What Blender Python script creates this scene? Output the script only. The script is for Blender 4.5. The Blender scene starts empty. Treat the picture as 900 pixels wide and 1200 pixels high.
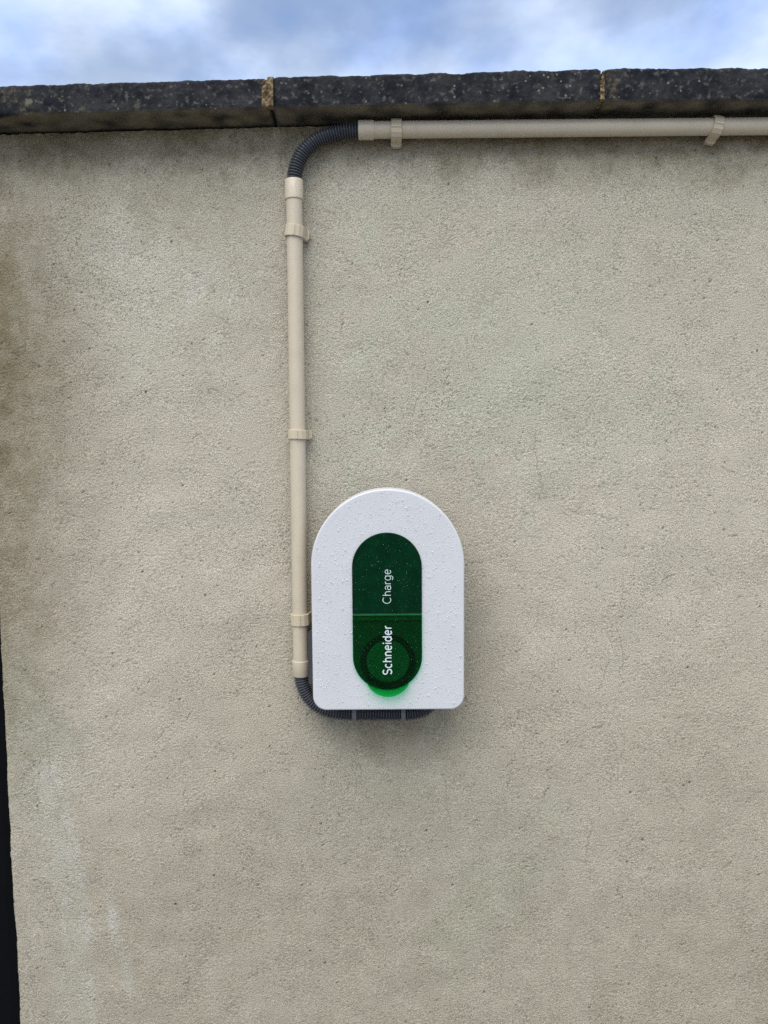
import bpy, math, random
import numpy as np
from mathutils import Vector, Matrix

random.seed(7)
rng = np.random.default_rng(11)
R = math.radians
scene = bpy.context.scene
COL = scene.collection

# ------------------------------------------------------------------ camera
cam_d = bpy.data.cameras.new("camera")
cam = bpy.data.objects.new("camera", cam_d)
COL.objects.link(cam)
cam.location = (0.0, -1.265, 1.5)
cam.rotation_euler = (R(85), 0, 0)
cam_d.sensor_fit = 'VERTICAL'
cam_d.sensor_height = 36.0
cam_d.lens = 27.0
cam_d.clip_start = 0.02
cam_d.clip_end = 2000.0
scene.camera = cam

# ------------------------------------------------------------------ sky, sun, exposure
SUN_EL, SUN_AZ = R(60), R(199)        # azimuth clockwise from +Y: behind the camera, to its left
world = bpy.data.worlds.new("World")
scene.world = world
world.use_nodes = True
wn, wl = world.node_tree.nodes, world.node_tree.links
wn.clear()
w_out = wn.new('ShaderNodeOutputWorld')
w_bg = wn.new('ShaderNodeBackground')
w_bg.inputs['Strength'].default_value = 0.056
w_sky = wn.new('ShaderNodeTexSky')
w_sky.sky_type = 'NISHITA'
w_sky.sun_disc = False
w_sky.sun_elevation = SUN_EL
w_sky.sun_rotation = SUN_AZ
w_sky.air_density = 1.0
w_sky.dust_density = 0.6
w_sky.ozone_density = 2.0
w_tc = wn.new('ShaderNodeTexCoord')
w_map = wn.new('ShaderNodeMapping')
w_map.inputs['Scale'].default_value = (1.0, 1.0, 1.6)
w_map.inputs['Location'].default_value = (4.4, 1.3, 0.5)
wl.new(w_tc.outputs['Generated'], w_map.inputs['Vector'])
w_n = wn.new('ShaderNodeTexNoise')
w_n.inputs['Scale'].default_value = 4.2
w_n.inputs['Detail'].default_value = 6.0
w_n.inputs['Roughness'].default_value = 0.5
w_n.inputs['Distortion'].default_value = 0.15
wl.new(w_map.outputs['Vector'], w_n.inputs['Vector'])
w_r = wn.new('ShaderNodeValToRGB')
w_r.color_ramp.interpolation = 'EASE'
w_r.color_ramp.elements[0].position = 0.34
w_r.color_ramp.elements[0].color = (0.36, 0.36, 0.36, 1)
w_r.color_ramp.elements[1].position = 0.60
w_r.color_ramp.elements[1].color = (1, 1, 1, 1)
wl.new(w_n.outputs['Fac'], w_r.inputs['Fac'])
w_n2 = wn.new('ShaderNodeTexNoise')
w_n2.inputs['Scale'].default_value = 3.4
w_n2.inputs['Detail'].default_value = 6.0
w_n2.inputs['Roughness'].default_value = 0.5
wl.new(w_map.outputs['Vector'], w_n2.inputs['Vector'])
w_cl = wn.new('ShaderNodeMix')
w_cl.data_type = 'RGBA'
w_cl.inputs['A'].default_value = (3.8, 5.2, 8.5, 1)     # shaded grey-blue cloud
w_cl.inputs['B'].default_value = (8.3, 9.1, 10.0, 1)     # bright cloud
w_r2 = wn.new('ShaderNodeMapRange')
w_r2.inputs['From Min'].default_value = 0.36
w_r2.inputs['From Max'].default_value = 0.60
wl.new(w_n2.outputs['Fac'], w_r2.inputs['Value'])
wl.new(w_r2.outputs['Result'], w_cl.inputs['Factor'])
w_mix = wn.new('ShaderNodeMix')
w_mix.data_type = 'RGBA'
wl.new(w_r.outputs['Color'], w_mix.inputs['Factor'])
wl.new(w_sky.outputs['Color'], w_mix.inputs['A'])
wl.new(w_cl.outputs['Result'], w_mix.inputs['B'])
wl.new(w_mix.outputs['Result'], w_bg.inputs['Color'])
wl.new(w_bg.outputs['Background'], w_out.inputs['Surface'])

sun_d = bpy.data.lights.new("sun", 'SUN')
sun_d.energy = 1.5
sun_d.angle = R(58)
sun_d.color = (1.0, 0.95, 0.88)
sun = bpy.data.objects.new("sun", sun_d)
COL.objects.link(sun)
to_sun = Vector((math.sin(SUN_AZ) * math.cos(SUN_EL), math.cos(SUN_AZ) * math.cos(SUN_EL), math.sin(SUN_EL)))
sun.rotation_euler = to_sun.to_track_quat('Z', 'Y').to_euler()
sun.location = (0, -3, 5)

vs = scene.view_settings
vs.view_transform = 'Standard'
vs.look = 'None'
vs.exposure = 1.25
vs.gamma = 1.0
vs.use_curve_mapping = False

scene.cycles.use_denoising = False      # the fine grit of the wall and the raindrops survive better

# ------------------------------------------------------------------ helpers
def obj(name, me, mat, parent=None, smooth=True, sharp=38):
    o = bpy.data.objects.new(name, me)
    COL.objects.link(o)
    if mat is not None:
        me.materials.append(mat)
    if smooth:
        me.shade_smooth()
        if sharp:
            me.set_sharp_from_angle(angle=R(sharp))
    o.parent = parent
    return o

def thing(name, label, cat, loc=(0, 0, 0), group=None):
    o = bpy.data.objects.new(name, None)
    o.empty_display_size = 0.05
    COL.objects.link(o)
    o.location = loc
    return tag(o, label, cat, group)

def tag(o, label, cat, group=None):
    o["label"] = label
    o["category"] = cat
    if group:
        o["group"] = group
    return o

def mesh(name, v, f):
    me = bpy.data.meshes.new(name)
    me.from_pydata([tuple(p) for p in v], [], [tuple(q) for q in f])
    me.update()
    return me

def grid_mesh(name, P, wrap=False):
    """P: (nu, nv, 3) array of points -> quads (nv wrapped when asked)."""
    nu, nv = P.shape[:2]
    me = bpy.data.meshes.new(name)
    idx = np.arange(nu * nv, dtype=np.int32).reshape(nu, nv)
    if wrap:
        nxt = np.roll(idx, -1, axis=1)
        q = np.stack([idx[:-1], idx[1:], nxt[1:], nxt[:-1]], -1).reshape(-1, 4)
    else:
        q = np.stack([idx[:-1, :-1], idx[1:, :-1], idx[1:, 1:], idx[:-1, 1:]], -1).reshape(-1, 4)
    me.vertices.add(nu * nv)
    me.vertices.foreach_set("co", P.reshape(-1).astype(np.float32))
    n = len(q)
    me.loops.add(n * 4)
    me.loops.foreach_set("vertex_index", q.reshape(-1).astype(np.int32))
    me.polygons.add(n)
    me.polygons.foreach_set("loop_start", np.arange(0, n * 4, 4, dtype=np.int32))
    me.update(calc_edges=True)
    return me

def box(name, x0, x1, y0, y1, z0, z1, mat, parent=None, bev=0.0):
    import bmesh
    bm = bmesh.new()
    bmesh.ops.create_cube(bm, size=1)
    for v in bm.verts:
        v.co = Vector(((x0 + x1) / 2 + v.co.x * (x1 - x0), (y0 + y1) / 2 + v.co.y * (y1 - y0), (z0 + z1) / 2 + v.co.z * (z1 - z0)))
    if bev:
        bmesh.ops.bevel(bm, geom=bm.edges[:], offset=bev, segments=2, affect='EDGES')
    me = bpy.data.meshes.new(name)
    bm.to_mesh(me)
    bm.free()
    return obj(name, me, mat, parent, smooth=False)

def lathe_path(name, pts, radii, seg=28, cap=True):
    """tube along points with a radius for each; planar-ish path, parallel-transported frame."""
    pts = [Vector(p) for p in pts]
    n = len(pts)
    tang = []
    for i in range(n):
        a, b = pts[max(i - 1, 0)], pts[min(i + 1, n - 1)]
        d = (b - a)
        if d.length < 1e-9:
            d = tang[-1] if tang else Vector((0, 0, 1))
        tang.append(d.normalized())
    u = tang[0].orthogonal().normalized()
    v, f = [], []
    for i in range(n):
        u = (u - tang[i] * u.dot(tang[i])).normalized()
        w = tang[i].cross(u)
        for k in range(seg):
            a = 2 * math.pi * k / seg
            v.append(pts[i] + (u * math.cos(a) + w * math.sin(a)) * radii[i])
    for i in range(n - 1):
        for k in range(seg):
            k2 = (k + 1) % seg
            f.append((i * seg + k, i * seg + k2, (i + 1) * seg + k2, (i + 1) * seg + k))
    if cap:
        f.append(tuple(range(seg - 1, -1, -1)))
        f.append(tuple((n - 1) * seg + k for k in range(seg)))
    return mesh(name, v, f)

def straight(name, a, b, prof, seg=28, cap=True):
    """prof: list of (metres along from a, radius)."""
    a, b = Vector(a), Vector(b)
    d = (b - a).normalized()
    pts, rad = [], []
    for t, r in prof:
        pts.append(a + d * t)
        rad.append(r)
    # direct construction so repeated stations keep the frame
    u = d.orthogonal().normalized()
    w = d.cross(u)
    v, f = [], []
    for p, r in zip(pts, rad):
        for k in range(seg):
            an = 2 * math.pi * k / seg
            v.append(p + (u * math.cos(an) + w * math.sin(an)) * r)
    n = len(pts)
    for i in range(n - 1):
        for k in range(seg):
            k2 = (k + 1) % seg
            f.append((i * seg + k, i * seg + k2, (i + 1) * seg + k2, (i + 1) * seg + k))
    if cap:
        f.append(tuple(range(seg - 1, -1, -1)))
        f.append(tuple((n - 1) * seg + k for k in range(seg)))
    return mesh(name, v, f)

def bez(p0, p1, p2, p3, n):
    p0, p1, p2, p3 = map(Vector, (p0, p1, p2, p3))
    out = []
    for i in range(n):
        t = i / (n - 1)
        s = 1 - t
        out.append(p0 * s**3 + p1 * 3 * s * s * t + p2 * 3 * s * t * t + p3 * t**3)
    return out

def resample(pts, step):
    L = [0.0]
    for a, b in zip(pts, pts[1:]):
        L.append(L[-1] + (b - a).length)
    n = int(L[-1] / step)
    out, j = [], 0
    for i in range(n + 1):
        s = L[-1] * i / n
        while j < len(L) - 2 and L[j + 1] < s:
            j += 1
        t = (s - L[j]) / max(L[j + 1] - L[j], 1e-9)
        out.append(pts[j].lerp(pts[j + 1], t))
    return out

def fft_noise(shape, cell, lo, hi, aniso=1.0, slope=0.0):
    """band-limited random field: wavelengths lo..hi metres, grid spacing cell, stretched along axis 1 by aniso."""
    a = rng.standard_normal(shape)
    F = np.fft.rfft2(a)
    k0 = np.fft.fftfreq(shape[0], cell)[:, None]
    k1 = np.fft.rfftfreq(shape[1], cell)[None, :] * aniso
    k = np.hypot(k0, k1) + 1e-9
    g = np.exp(-((k * lo) ** 4)) * (1 - np.exp(-((k * hi) ** 4))) * k ** (-slope)
    r = np.fft.irfft2(F * g, s=shape)
    return (r - r.mean()) / r.std()

def bilerp(G, u, v):
    """sample periodic field G at fractional indices."""
    u0 = np.floor(u).astype(int)
    v0 = np.floor(v).astype(int)
    fu, fv = u - u0, v - v0
    a, b = u0 % G.shape[0], (u0 + 1) % G.shape[0]
    c, d = v0 % G.shape[1], (v0 + 1) % G.shape[1]
    return (G[a, c] * (1 - fu) + G[b, c] * fu) * (1 - fv) + (G[a, d] * (1 - fu) + G[b, d] * fu) * fv

def ss(x, a, b):
    t = np.clip((x - a) / (b - a), 0, 1)
    return t * t * (3 - 2 * t)

# ------------------------------------------------------------------ materials
def new_mat(name):
    m = bpy.data.materials.new(name)
    m.use_nodes = True
    nt = m.node_tree
    b = nt.nodes['Principled BSDF']
    return m, nt, b

def N(nt, kind, **kw):
    n = nt.nodes.new(kind)
    for k, v in kw.items():
        if k in n.inputs:
            n.inputs[k].default_value = v
        else:
            setattr(n, k, v)
    return n

def noise(nt, scale, detail=4.0, rough=0.55, vec=None):
    n = N(nt, 'ShaderNodeTexNoise', Scale=scale, Detail=detail, Roughness=rough)
    if vec is not None:
        nt.links.new(vec, n.inputs['Vector'])
    return n.outputs['Fac']

def maprange(nt, val, a, b, c=0.0, d=1.0):
    n = N(nt, 'ShaderNodeMapRange')
    n.interpolation_type = 'SMOOTHSTEP'
    for k, x in zip(('From Min', 'From Max', 'To Min', 'To Max'), (a, b, c, d)):
        n.inputs[k].default_value = x
    nt.links.new(val, n.inputs['Value'])
    return n.outputs['Result']

def math2(nt, op, a, b):
    n = N(nt, 'ShaderNodeMath', operation=op)
    for i, x in enumerate((a, b)):
        if isinstance(x, (int, float)):
            n.inputs[i].default_value = x
        else:
            nt.links.new(x, n.inputs[i])
    return n.outputs[0]

def mixc(nt, fac, a, b, blend='MIX'):
    n = N(nt, 'ShaderNodeMix', data_type='RGBA', blend_type=blend)
    for key, x in (('Factor', fac), ('A', a), ('B', b)):
        sock = [s for s in n.inputs if s.name == key and s.enabled][0]
        if isinstance(x, (tuple, float, int)):
            sock.default_value = x if not isinstance(x, tuple) else (*x, 1)
        else:
            nt.links.new(x, sock)
    return [s for s in n.outputs if s.enabled][0]

def bump(nt, bsdf, height, strength=0.5, dist=0.001):
    n = N(nt, 'ShaderNodeBump', Strength=strength, Distance=dist)
    nt.links.new(height, n.inputs['Height'])
    nt.links.new(n.outputs['Normal'], bsdf.inputs['Normal'])

def objvec(nt):
    return N(nt, 'ShaderNodeTexCoord').outputs['Object']

def attr(nt, name):
    return N(nt, 'ShaderNodeAttribute', attribute_name=name).outputs['Fac']

# beige cement render
M_render, nt, b = new_mat("cement_render")
ov = objvec(nt)
c = mixc(nt, maprange(nt, noise(nt, 3.0, 5), 0.35, 0.65), (0.564, 0.506, 0.388), (0.540, 0.492, 0.382))
c = mixc(nt, maprange(nt, noise(nt, 1.7, 4, vec=ov), 0.45, 0.62), c, (0.580, 0.522, 0.410))
c = mixc(nt, math2(nt, 'MULTIPLY', attr(nt, "green"), maprange(nt, noise(nt, 9, 5, vec=ov), 0.3, 0.6, 0.35, 1.0)), c, (0.520, 0.510, 0.378))
c = mixc(nt, math2(nt, 'MULTIPLY', attr(nt, "pale"), maprange(nt, noise(nt, 28, 6, vec=ov), 0.3, 0.65, 0.25, 1.0)), c, (0.70, 0.69, 0.605))
c = mixc(nt, math2(nt, 'MULTIPLY', attr(nt, "grime_shade"), maprange(nt, noise(nt, 22, 7, 0.65, vec=ov), 0.28, 0.68, 0.58, 1.0)), c, (0.175, 0.138, 0.068))  # mask carries real dirt and some painted shade
# sooty speckle, mould dots gathered in loose colonies
sp = maprange(nt, noise(nt, 330, 3, 0.6, vec=ov), 0.565, 0.63)
col = maprange(nt, noise(nt, 5.5, 5, 0.6, vec=ov), 0.40, 0.70, 0.10, 0.72)
c = mixc(nt, math2(nt, 'MULTIPLY', sp, col), c, (0.10, 0.085, 0.062))
c = mixc(nt, attr(nt, "crack"), c, (0.045, 0.038, 0.028))
# grain of sand: light and dark grits
g = maprange(nt, noise(nt, 620, 2, 0.7, vec=ov), 0.3, 0.7, 0.64, 1.27)
gc = N(nt, 'ShaderNodeCombineColor')
for i in range(3):
    nt.links.new(g, gc.inputs[i])
c = mixc(nt, 1.0, c, gc.outputs['Color'], 'MULTIPLY')
nt.links.new(c, b.inputs['Base Color'])
b.inputs['Roughness'].default_value = 0.88
b.inputs['Specular IOR Level'].default_value = 0.25
bump(nt, b, noise(nt, 420, 4, 0.65, vec=ov), 1.0, 0.0030)

# weathered dark concrete coping
M_coping, nt, b = new_mat("weathered_concrete")
ov = objvec(nt)
c = mixc(nt, maprange(nt, noise(nt, 30, 9, 0.68, vec=ov), 0.34, 0.66), (0.007, 0.009, 0.013), (0.036, 0.036, 0.038))
c = mixc(nt, maprange(nt, noise(nt, 120, 4, 0.6, vec=ov), 0.56, 0.70, 0, 0.8), c, (0.11, 0.105, 0.09))
vor = N(nt, 'ShaderNodeTexVoronoi', Scale=150.0, Randomness=1.0)
nt.links.new(ov, vor.inputs['Vector'])
spot = maprange(nt, vor.outputs['Distance'], 0.16, 0.30, 1.0, 0.0)
sep = N(nt, 'ShaderNodeSeparateColor')
nt.links.new(vor.outputs['Color'], sep.inputs['Color'])
spot = math2(nt, 'MULTIPLY', spot, maprange(nt, sep.outputs[0], 0.84, 0.90))
spot = math2(nt, 'MULTIPLY', spot, maprange(nt, noise(nt, 9, 4, vec=ov), 0.42, 0.60, 0.15, 1.0))
c = mixc(nt, spot, c, (0.19, 0.185, 0.15))
c = mixc(nt, math2(nt, 'MULTIPLY', maprange(nt, noise(nt, 55, 5, 0.6, vec=ov), 0.60, 0.68), maprange(nt, noise(nt, 6, 3, vec=ov), 0.5, 0.62)), c, (0.13, 0.125, 0.085))
c = mixc(nt, attr(nt, "lichen"), c, (0.34, 0.24, 0.085))
c = mixc(nt, attr(nt, "soffit"), c, mixc(nt, noise(nt, 40, 6, 0.6, vec=ov), (0.085, 0.072, 0.048), (0.26, 0.225, 0.16)))
nt.links.new(c, b.inputs['Base Color'])
b.inputs['Roughness'].default_value = 0.9
b.inputs['Specular IOR Level'].default_value = 0.2
bump(nt, b, noise(nt, 260, 5, 0.7, vec=ov), 0.8, 0.002)

M_mortar, nt, b = new_mat("ochre_mortar")
ov = objvec(nt)
c = mixc(nt, maprange(nt, noise(nt, 150, 5, 0.65, vec=ov), 0.35, 0.62), (0.11, 0.075, 0.04), (0.29, 0.205, 0.105))
c = mixc(nt, maprange(nt, noise(nt, 320, 3, 0.6, vec=ov), 0.60, 0.68), c, (0.03, 0.025, 0.02))
nt.links.new(c, b.inputs['Base Color'])
b.inputs['Roughness'].default_value = 0.95
bump(nt, b, noise(nt, 300, 5, 0.7, vec=ov), 1.0, 0.003)

# beige PVC conduit
def pvc(name, col, rough=0.42, dirt=0.25):
    m, nt, b = new_mat(name)
    ov = objvec(nt)
    d = tuple(x * 0.72 for x in col)
    c = mixc(nt, maprange(nt, noise(nt, 35, 6, 0.6, vec=ov), 0.45, 0.75, 0, dirt), col, d)
    c = mixc(nt, maprange(nt, noise(nt, 700, 2, 0.5, vec=ov), 0.66, 0.72, 0, 0.08), c, tuple(x * 0.5 for x in col))
    nt.links.new(c, b.inputs['Base Color'])
    nt.links.new(maprange(nt, noise(nt, 90, 4, vec=ov), 0.3, 0.7, rough - 0.08, rough + 0.14), b.inputs['Roughness'])
    bump(nt, b, noise(nt, 160, 3, 0.5, vec=ov), 0.12, 0.0008)
    return m
M_pipe = pvc("beige_pvc", (0.555, 0.478, 0.355))
M_collar = pvc("beige_pvc_collar", (0.575, 0.495, 0.37))
M_clip = pvc("beige_clip_plastic", (0.545, 0.465, 0.33), 0.5)
M_hose = pvc("slate_hose_plastic", (0.058, 0.063, 0.073), 0.36, 0.3)
M_tie = pvc("grey_tie_plastic", (0.16, 0.165, 0.18), 0.45)
M_body = pvc("dark_grey_casing", (0.055, 0.056, 0.060), 0.5)

# white charger cover
M_white, nt, b = new_mat("white_cover_plastic")
ov = objvec(nt)
c = mixc(nt, maprange(nt, noise(nt, 18, 5, vec=ov), 0.4, 0.7), (0.595, 0.595, 0.60), (0.575, 0.575, 0.58))
def smudge(cx, cz, rx, rz, k):
    global c
    s = N(nt, 'ShaderNodeVectorMath', operation='SUBTRACT')
    nt.links.new(ov, s.inputs[0])
    s.inputs[1].default_value = (cx, -0.1, cz)
    m = N(nt, 'ShaderNodeVectorMath', operation='MULTIPLY')
    nt.links.new(s.outputs[0], m.inputs[0])
    m.inputs[1].default_value = (1 / rx, 0.0, 1 / rz)
    ln = N(nt, 'ShaderNodeVectorMath', operation='LENGTH')
    nt.links.new(m.outputs[0], ln.inputs[0])
    f = maprange(nt, ln.outputs['Value'], 0.3, 1.0, k, 0.0)
    f = math2(nt, 'MULTIPLY', f, maprange(nt, noise(nt, 420, 4, 0.7, vec=ov), 0.35, 0.6, 0.3, 1.0))
    c = mixc(nt, f, c, (0.10, 0.10, 0.11))
smudge(-0.1085, 0.076, 0.0022, 0.0012, 0.8)
smudge(-0.1062, 0.083, 0.0010, 0.0026, 0.5)
smudge(-0.1020, 0.0775, 0.0012, 0.0012, 0.4)
smudge(0.1120, 0.081, 0.0013, 0.0018, 0.6)
nt.links.new(c, b.inputs['Base Color'])
b.inputs['Roughness'].default_value = 0.36
b.inputs['Specular IOR Level'].default_value = 0.4
bump(nt, b, noise(nt, 900, 2, 0.5, vec=ov), 0.08, 0.0004)

# dark green tinted plastic, opaque panel
M_green, nt, b = new_mat("dark_green_plastic")
ov = objvec(nt)
c = mixc(nt, maprange(nt, noise(nt, 60, 3, vec=ov), 0.35, 0.65), (0.0012, 0.020, 0.0075), (0.0016, 0.026, 0.0095))
nt.links.new(c, b.inputs['Base Color'])
b.inputs['Roughness'].default_value = 0.22
b.inputs['Specular IOR Level'].default_value = 0.045

def tinted(name, tint, refl=0.22, rough=0.08, body=None, bfac=0.0, front=0.5):
    """see-through tinted plastic: coloured transparency with a fresnel sheen, some light scattered in the body."""
    m, nt, b = new_mat(name)
    nt.nodes.remove(b)
    out = [n for n in nt.nodes if n.type == 'OUTPUT_MATERIAL'][0]
    t = N(nt, 'ShaderNodeBsdfTransparent')
    t.inputs['Color'].default_value = (*tint, 1)
    last = t.outputs[0]
    if body:
        d = N(nt, 'ShaderNodeBsdfTranslucent')
        d.inputs['Color'].default_value = (*body, 1)
        d2 = N(nt, 'ShaderNodeBsdfDiffuse')
        d2.inputs['Color'].default_value = (*body, 1)
        a = N(nt, 'ShaderNodeMixShader', Fac=front)
        nt.links.new(d.outputs[0], a.inputs[1])
        nt.links.new(d2.outputs[0], a.inputs[2])
        mx = N(nt, 'ShaderNodeMixShader', Fac=bfac)
        nt.links.new(last, mx.inputs[1])
        nt.links.new(a.outputs[0], mx.inputs[2])
        last = mx.outputs[0]
    fr = N(nt, 'ShaderNodeFresnel', IOR=1.45)
    gl = N(nt, 'ShaderNodeBsdfGlossy')
    gl.inputs['Roughness'].default_value = rough
    mg = N(nt, 'ShaderNodeMixShader')
    # sheen on the outer faces only: light leaving the plastic is not trapped
    ge = N(nt, 'ShaderNodeNewGeometry')
    k = math2(nt, 'MULTIPLY', fr.outputs[0], math2(nt, 'SUBTRACT', 1.0, ge.outputs['Backfacing']))
    nt.links.new(math2(nt, 'MULTIPLY', k, refl), mg.inputs[0])
    nt.links.new(last, mg.inputs[1])
    nt.links.new(gl.outputs[0], mg.inputs[2])
    nt.links.new(mg.outputs[0], out.inputs['Surface'])
    return m
M_flap = tinted("green_tinted_flap", (0.13, 0.69, 0.49), 0.3, 0.12)
M_lip = tinted("green_clear_lip", (0.14, 0.90, 0.50), 0.5, 0.1, (0.008, 0.30, 0.12), 0.16)
M_drop = tinted("rain_water", (0.98, 0.985, 0.99), 1.5, 0.05, (0.80, 0.81, 0.83), 0.30, 1.0)
M_drop_thin = tinted("rain_water_fine", (0.98, 0.985, 0.99), 0.8, 0.05, (0.5, 0.7, 0.6), 0.030, 1.0)

def plain(name, col, rough, spec=0.3):
    m, nt, b = new_mat(name)
    ov = objvec(nt)
    c = mixc(nt, maprange(nt, noise(nt, 70, 4, vec=ov), 0.35, 0.7), col, tuple(x * 0.8 for x in col))
    nt.links.new(c, b.inputs['Base Color'])
    b.inputs['Roughness'].default_value = rough
    b.inputs['Specular IOR Level'].default_value = spec
    return m
M_sockplate = plain("socket_plate_plastic", (0.055, 0.100, 0.06), 0.5)
M_sockcover = plain("socket_cover_plastic", (0.085, 0.165, 0.10), 0.45)
M_ring = plain("black_socket_ring", (0.015, 0.030, 0.017), 0.6)
M_edge = plain("green_hinge_plastic", (0.010, 0.16, 0.055), 0.25)
M_text = plain("pale_print", (0.62, 0.72, 0.70), 0.5)
M_door = plain("blue_black_door_paint", (0.0030, 0.0036, 0.0052), 0.5, 0.1)
M_doorframe = plain("black_door_frame_paint", (0.0022, 0.0026, 0.0034), 0.5, 0.1)

M_ground, nt, b = new_mat("old_concrete_paving")
ov = objvec(nt)
c = mixc(nt, maprange(nt, noise(nt, 4, 8, 0.6, vec=ov), 0.3, 0.7), (0.12, 0.116, 0.108), (0.18, 0.175, 0.165))
nt.links.new(c, b.inputs['Base Color'])
b.inputs['Roughness'].default_value = 0.85
bump(nt, b, noise(nt, 60, 8, 0.7, vec=ov), 0.5, 0.004)

# ------------------------------------------------------------------ ground
g = box("ground", -150, 150, -150, 150, -0.4, 0.0, M_ground)
g["kind"] = "structure"

# ------------------------------------------------------------------ the wall
wall = thing("rendered_wall", "beige cement rendered wall with dark concrete coping along its top", "wall", (0.6, 0.12, 0.0))
WL = Vector(wall.location)
def under(o, root):
    """parent at a root that is not at the origin, keeping world coordinates."""
    o.parent = root
    o.matrix_parent_inverse = Matrix.Translation(-Vector(root.location))
    return o

# coping stones: (x0, x1, soffit z at both ends, top z at both ends)
STONES = [(-1.100, -0.1745, 1.9815, 2.0049, 2.0232, 2.0490),
          (-0.1668, 0.3262, 2.0053, 2.0138, 2.0507, 2.0624),
          (0.3325, 1.2300, 2.0145, 2.0200, 2.0632, 2.0650),
          (1.2400, 2.1000, 2.0190, 2.0200, 2.0650, 2.0640)]
LEFT_STONE = (-2.00, -1.110, 1.965, 1.9805, 2.005, 2.0226)
def soffit(x):
    xs, zs = [], []
    for s in [LEFT_STONE] + STONES:
        xs += [s[0], s[1]]
        zs += [s[2], s[3]]
    return np.interp(x, xs, zs)

CELL = 0.0017
X_EDGE = -0.6445
# cross-section columns: reveal (going back), rounded arris, then the face
rr = 0.007
cols = []        # (base x, base y, normal x, normal y, dense?)
for y in np.linspace(0.24, 0.02, 14):
    cols.append((X_EDGE, y, -1, 0))
for y in np.arange(0.018, rr, -CELL):
    cols.append((X_EDGE, y, -1, 0))
for a in np.linspace(0, math.pi / 2, 8):
    cols.append((X_EDGE + rr - rr * math.cos(a), rr - rr * math.sin(a), -math.cos(a), -math.sin(a)))
xf = np.arange(X_EDGE + rr + CELL, 0.80, CELL)
for x in xf:
    cols.append((x, 0, 0, -1))
for x in np.linspace(0.83, 2.1, 40):
    cols.append((x, 0, 0, -1))
cols = np.array(cols)
nc = len(cols)
sx = np.concatenate([[0], np.cumsum(np.hypot(np.diff(cols[:, 0]), np.diff(cols[:, 1])))])
zl = np.concatenate([np.linspace(0.0, 0.38, 14), np.arange(0.40, 1.975, CELL)])
nz = len(zl)
ztop = soffit(cols[:, 0]) - 0.0045
# ---- relief field on a regular patch
GZ, GX = 1024, 1024
fine = fft_noise((GZ, GX), CELL, 0.0029, 0.0068, 0.62)
mid = fft_noise((GZ, GX), CELL, 0.010, 0.035, 0.8)
big = fft_noise((GZ, GX), CELL, 0.05, 0.40, 0.9, 1.0)
rough = fft_noise((GZ, GX), CELL, 0.06, 0.5, 1.0, 0.8)
worm = np.abs(fft_noise((GZ, GX), CELL, 0.0042, 0.012, 0.50))
wmask = ss(fft_noise((GZ, GX), CELL, 0.010, 0.30, 0.9, 0.9), -0.4, 1.4)
pitn = fft_noise((GZ, GX), CELL, 0.0032, 0.009, 0.75)
pitm = fft_noise((GZ, GX), CELL, 0.05, 0.25)
amp = 0.30 + 0.62 * ss(rough, -1.3, 1.3)
relief = amp * (0.00062 * fine + 0.00010 * mid - 0.00115 * wmask * np.exp(-(worm / 0.24) ** 2)) + 0.0006 * big
pits = ss(pitn + 0.35 * pitm, 2.30, 2.90)
relief -= 0.0020 * pits
IZ = (zl / CELL)[None, :] * np.ones((nc, 1))
IX = (sx / CELL)[:, None] * np.ones((1, nz))
H = bilerp(relief, IZ, IX)
PIT = bilerp(pits, IZ, IX)
# ---- hairline cracks
X2 = cols[:, 0][:, None] * np.ones((1, nz))
zn = zl[None, :] / 1.975
Z2 = np.where(zl[None, :] > 0.39, 0.39 + (zl[None, :] - 0.39) / (zl[-1] - 0.39) * (ztop[:, None] - 0.39), zl[None, :])
CR = np.zeros((nc, nz), dtype=np.float64)
x_first = int(np.searchsorted(cols[:, 0], -0.62))
z_first = 14
def crack(x, z, ang, length, wob, width=1.0, branch=0.06, depth=0):
    n = int(length / 0.0011)
    base = ang
    for _ in range(n):
        i = x_first + int(round((x - cols[x_first, 0]) / CELL))
        j = z_first + int(round((z - 0.40) / CELL))
        if 0 <= i < nc - 45 and z_first < j < nz - 1:
            k = width * (0.35 + 0.65 * random.random())
            CR[i, j] = max(CR[i, j], k)
            if random.random() < 0.3 * width:
                CR[i, j - 1] = max(CR[i, j - 1], k * 0.6)
        ang += random.gauss(0, wob)
        ang += (base - ang) * 0.16
        x += math.cos(ang) * 0.0011
        z += math.sin(ang) * 0.0011
        if depth < 2 and random.random() < branch * 0.12:
            crack(x, z, ang + random.choice((-1, 1)) * random.uniform(0.6, 1.3), length * random.uniform(0.2, 0.5), wob, width * 0.7, branch, depth + 1)
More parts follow.
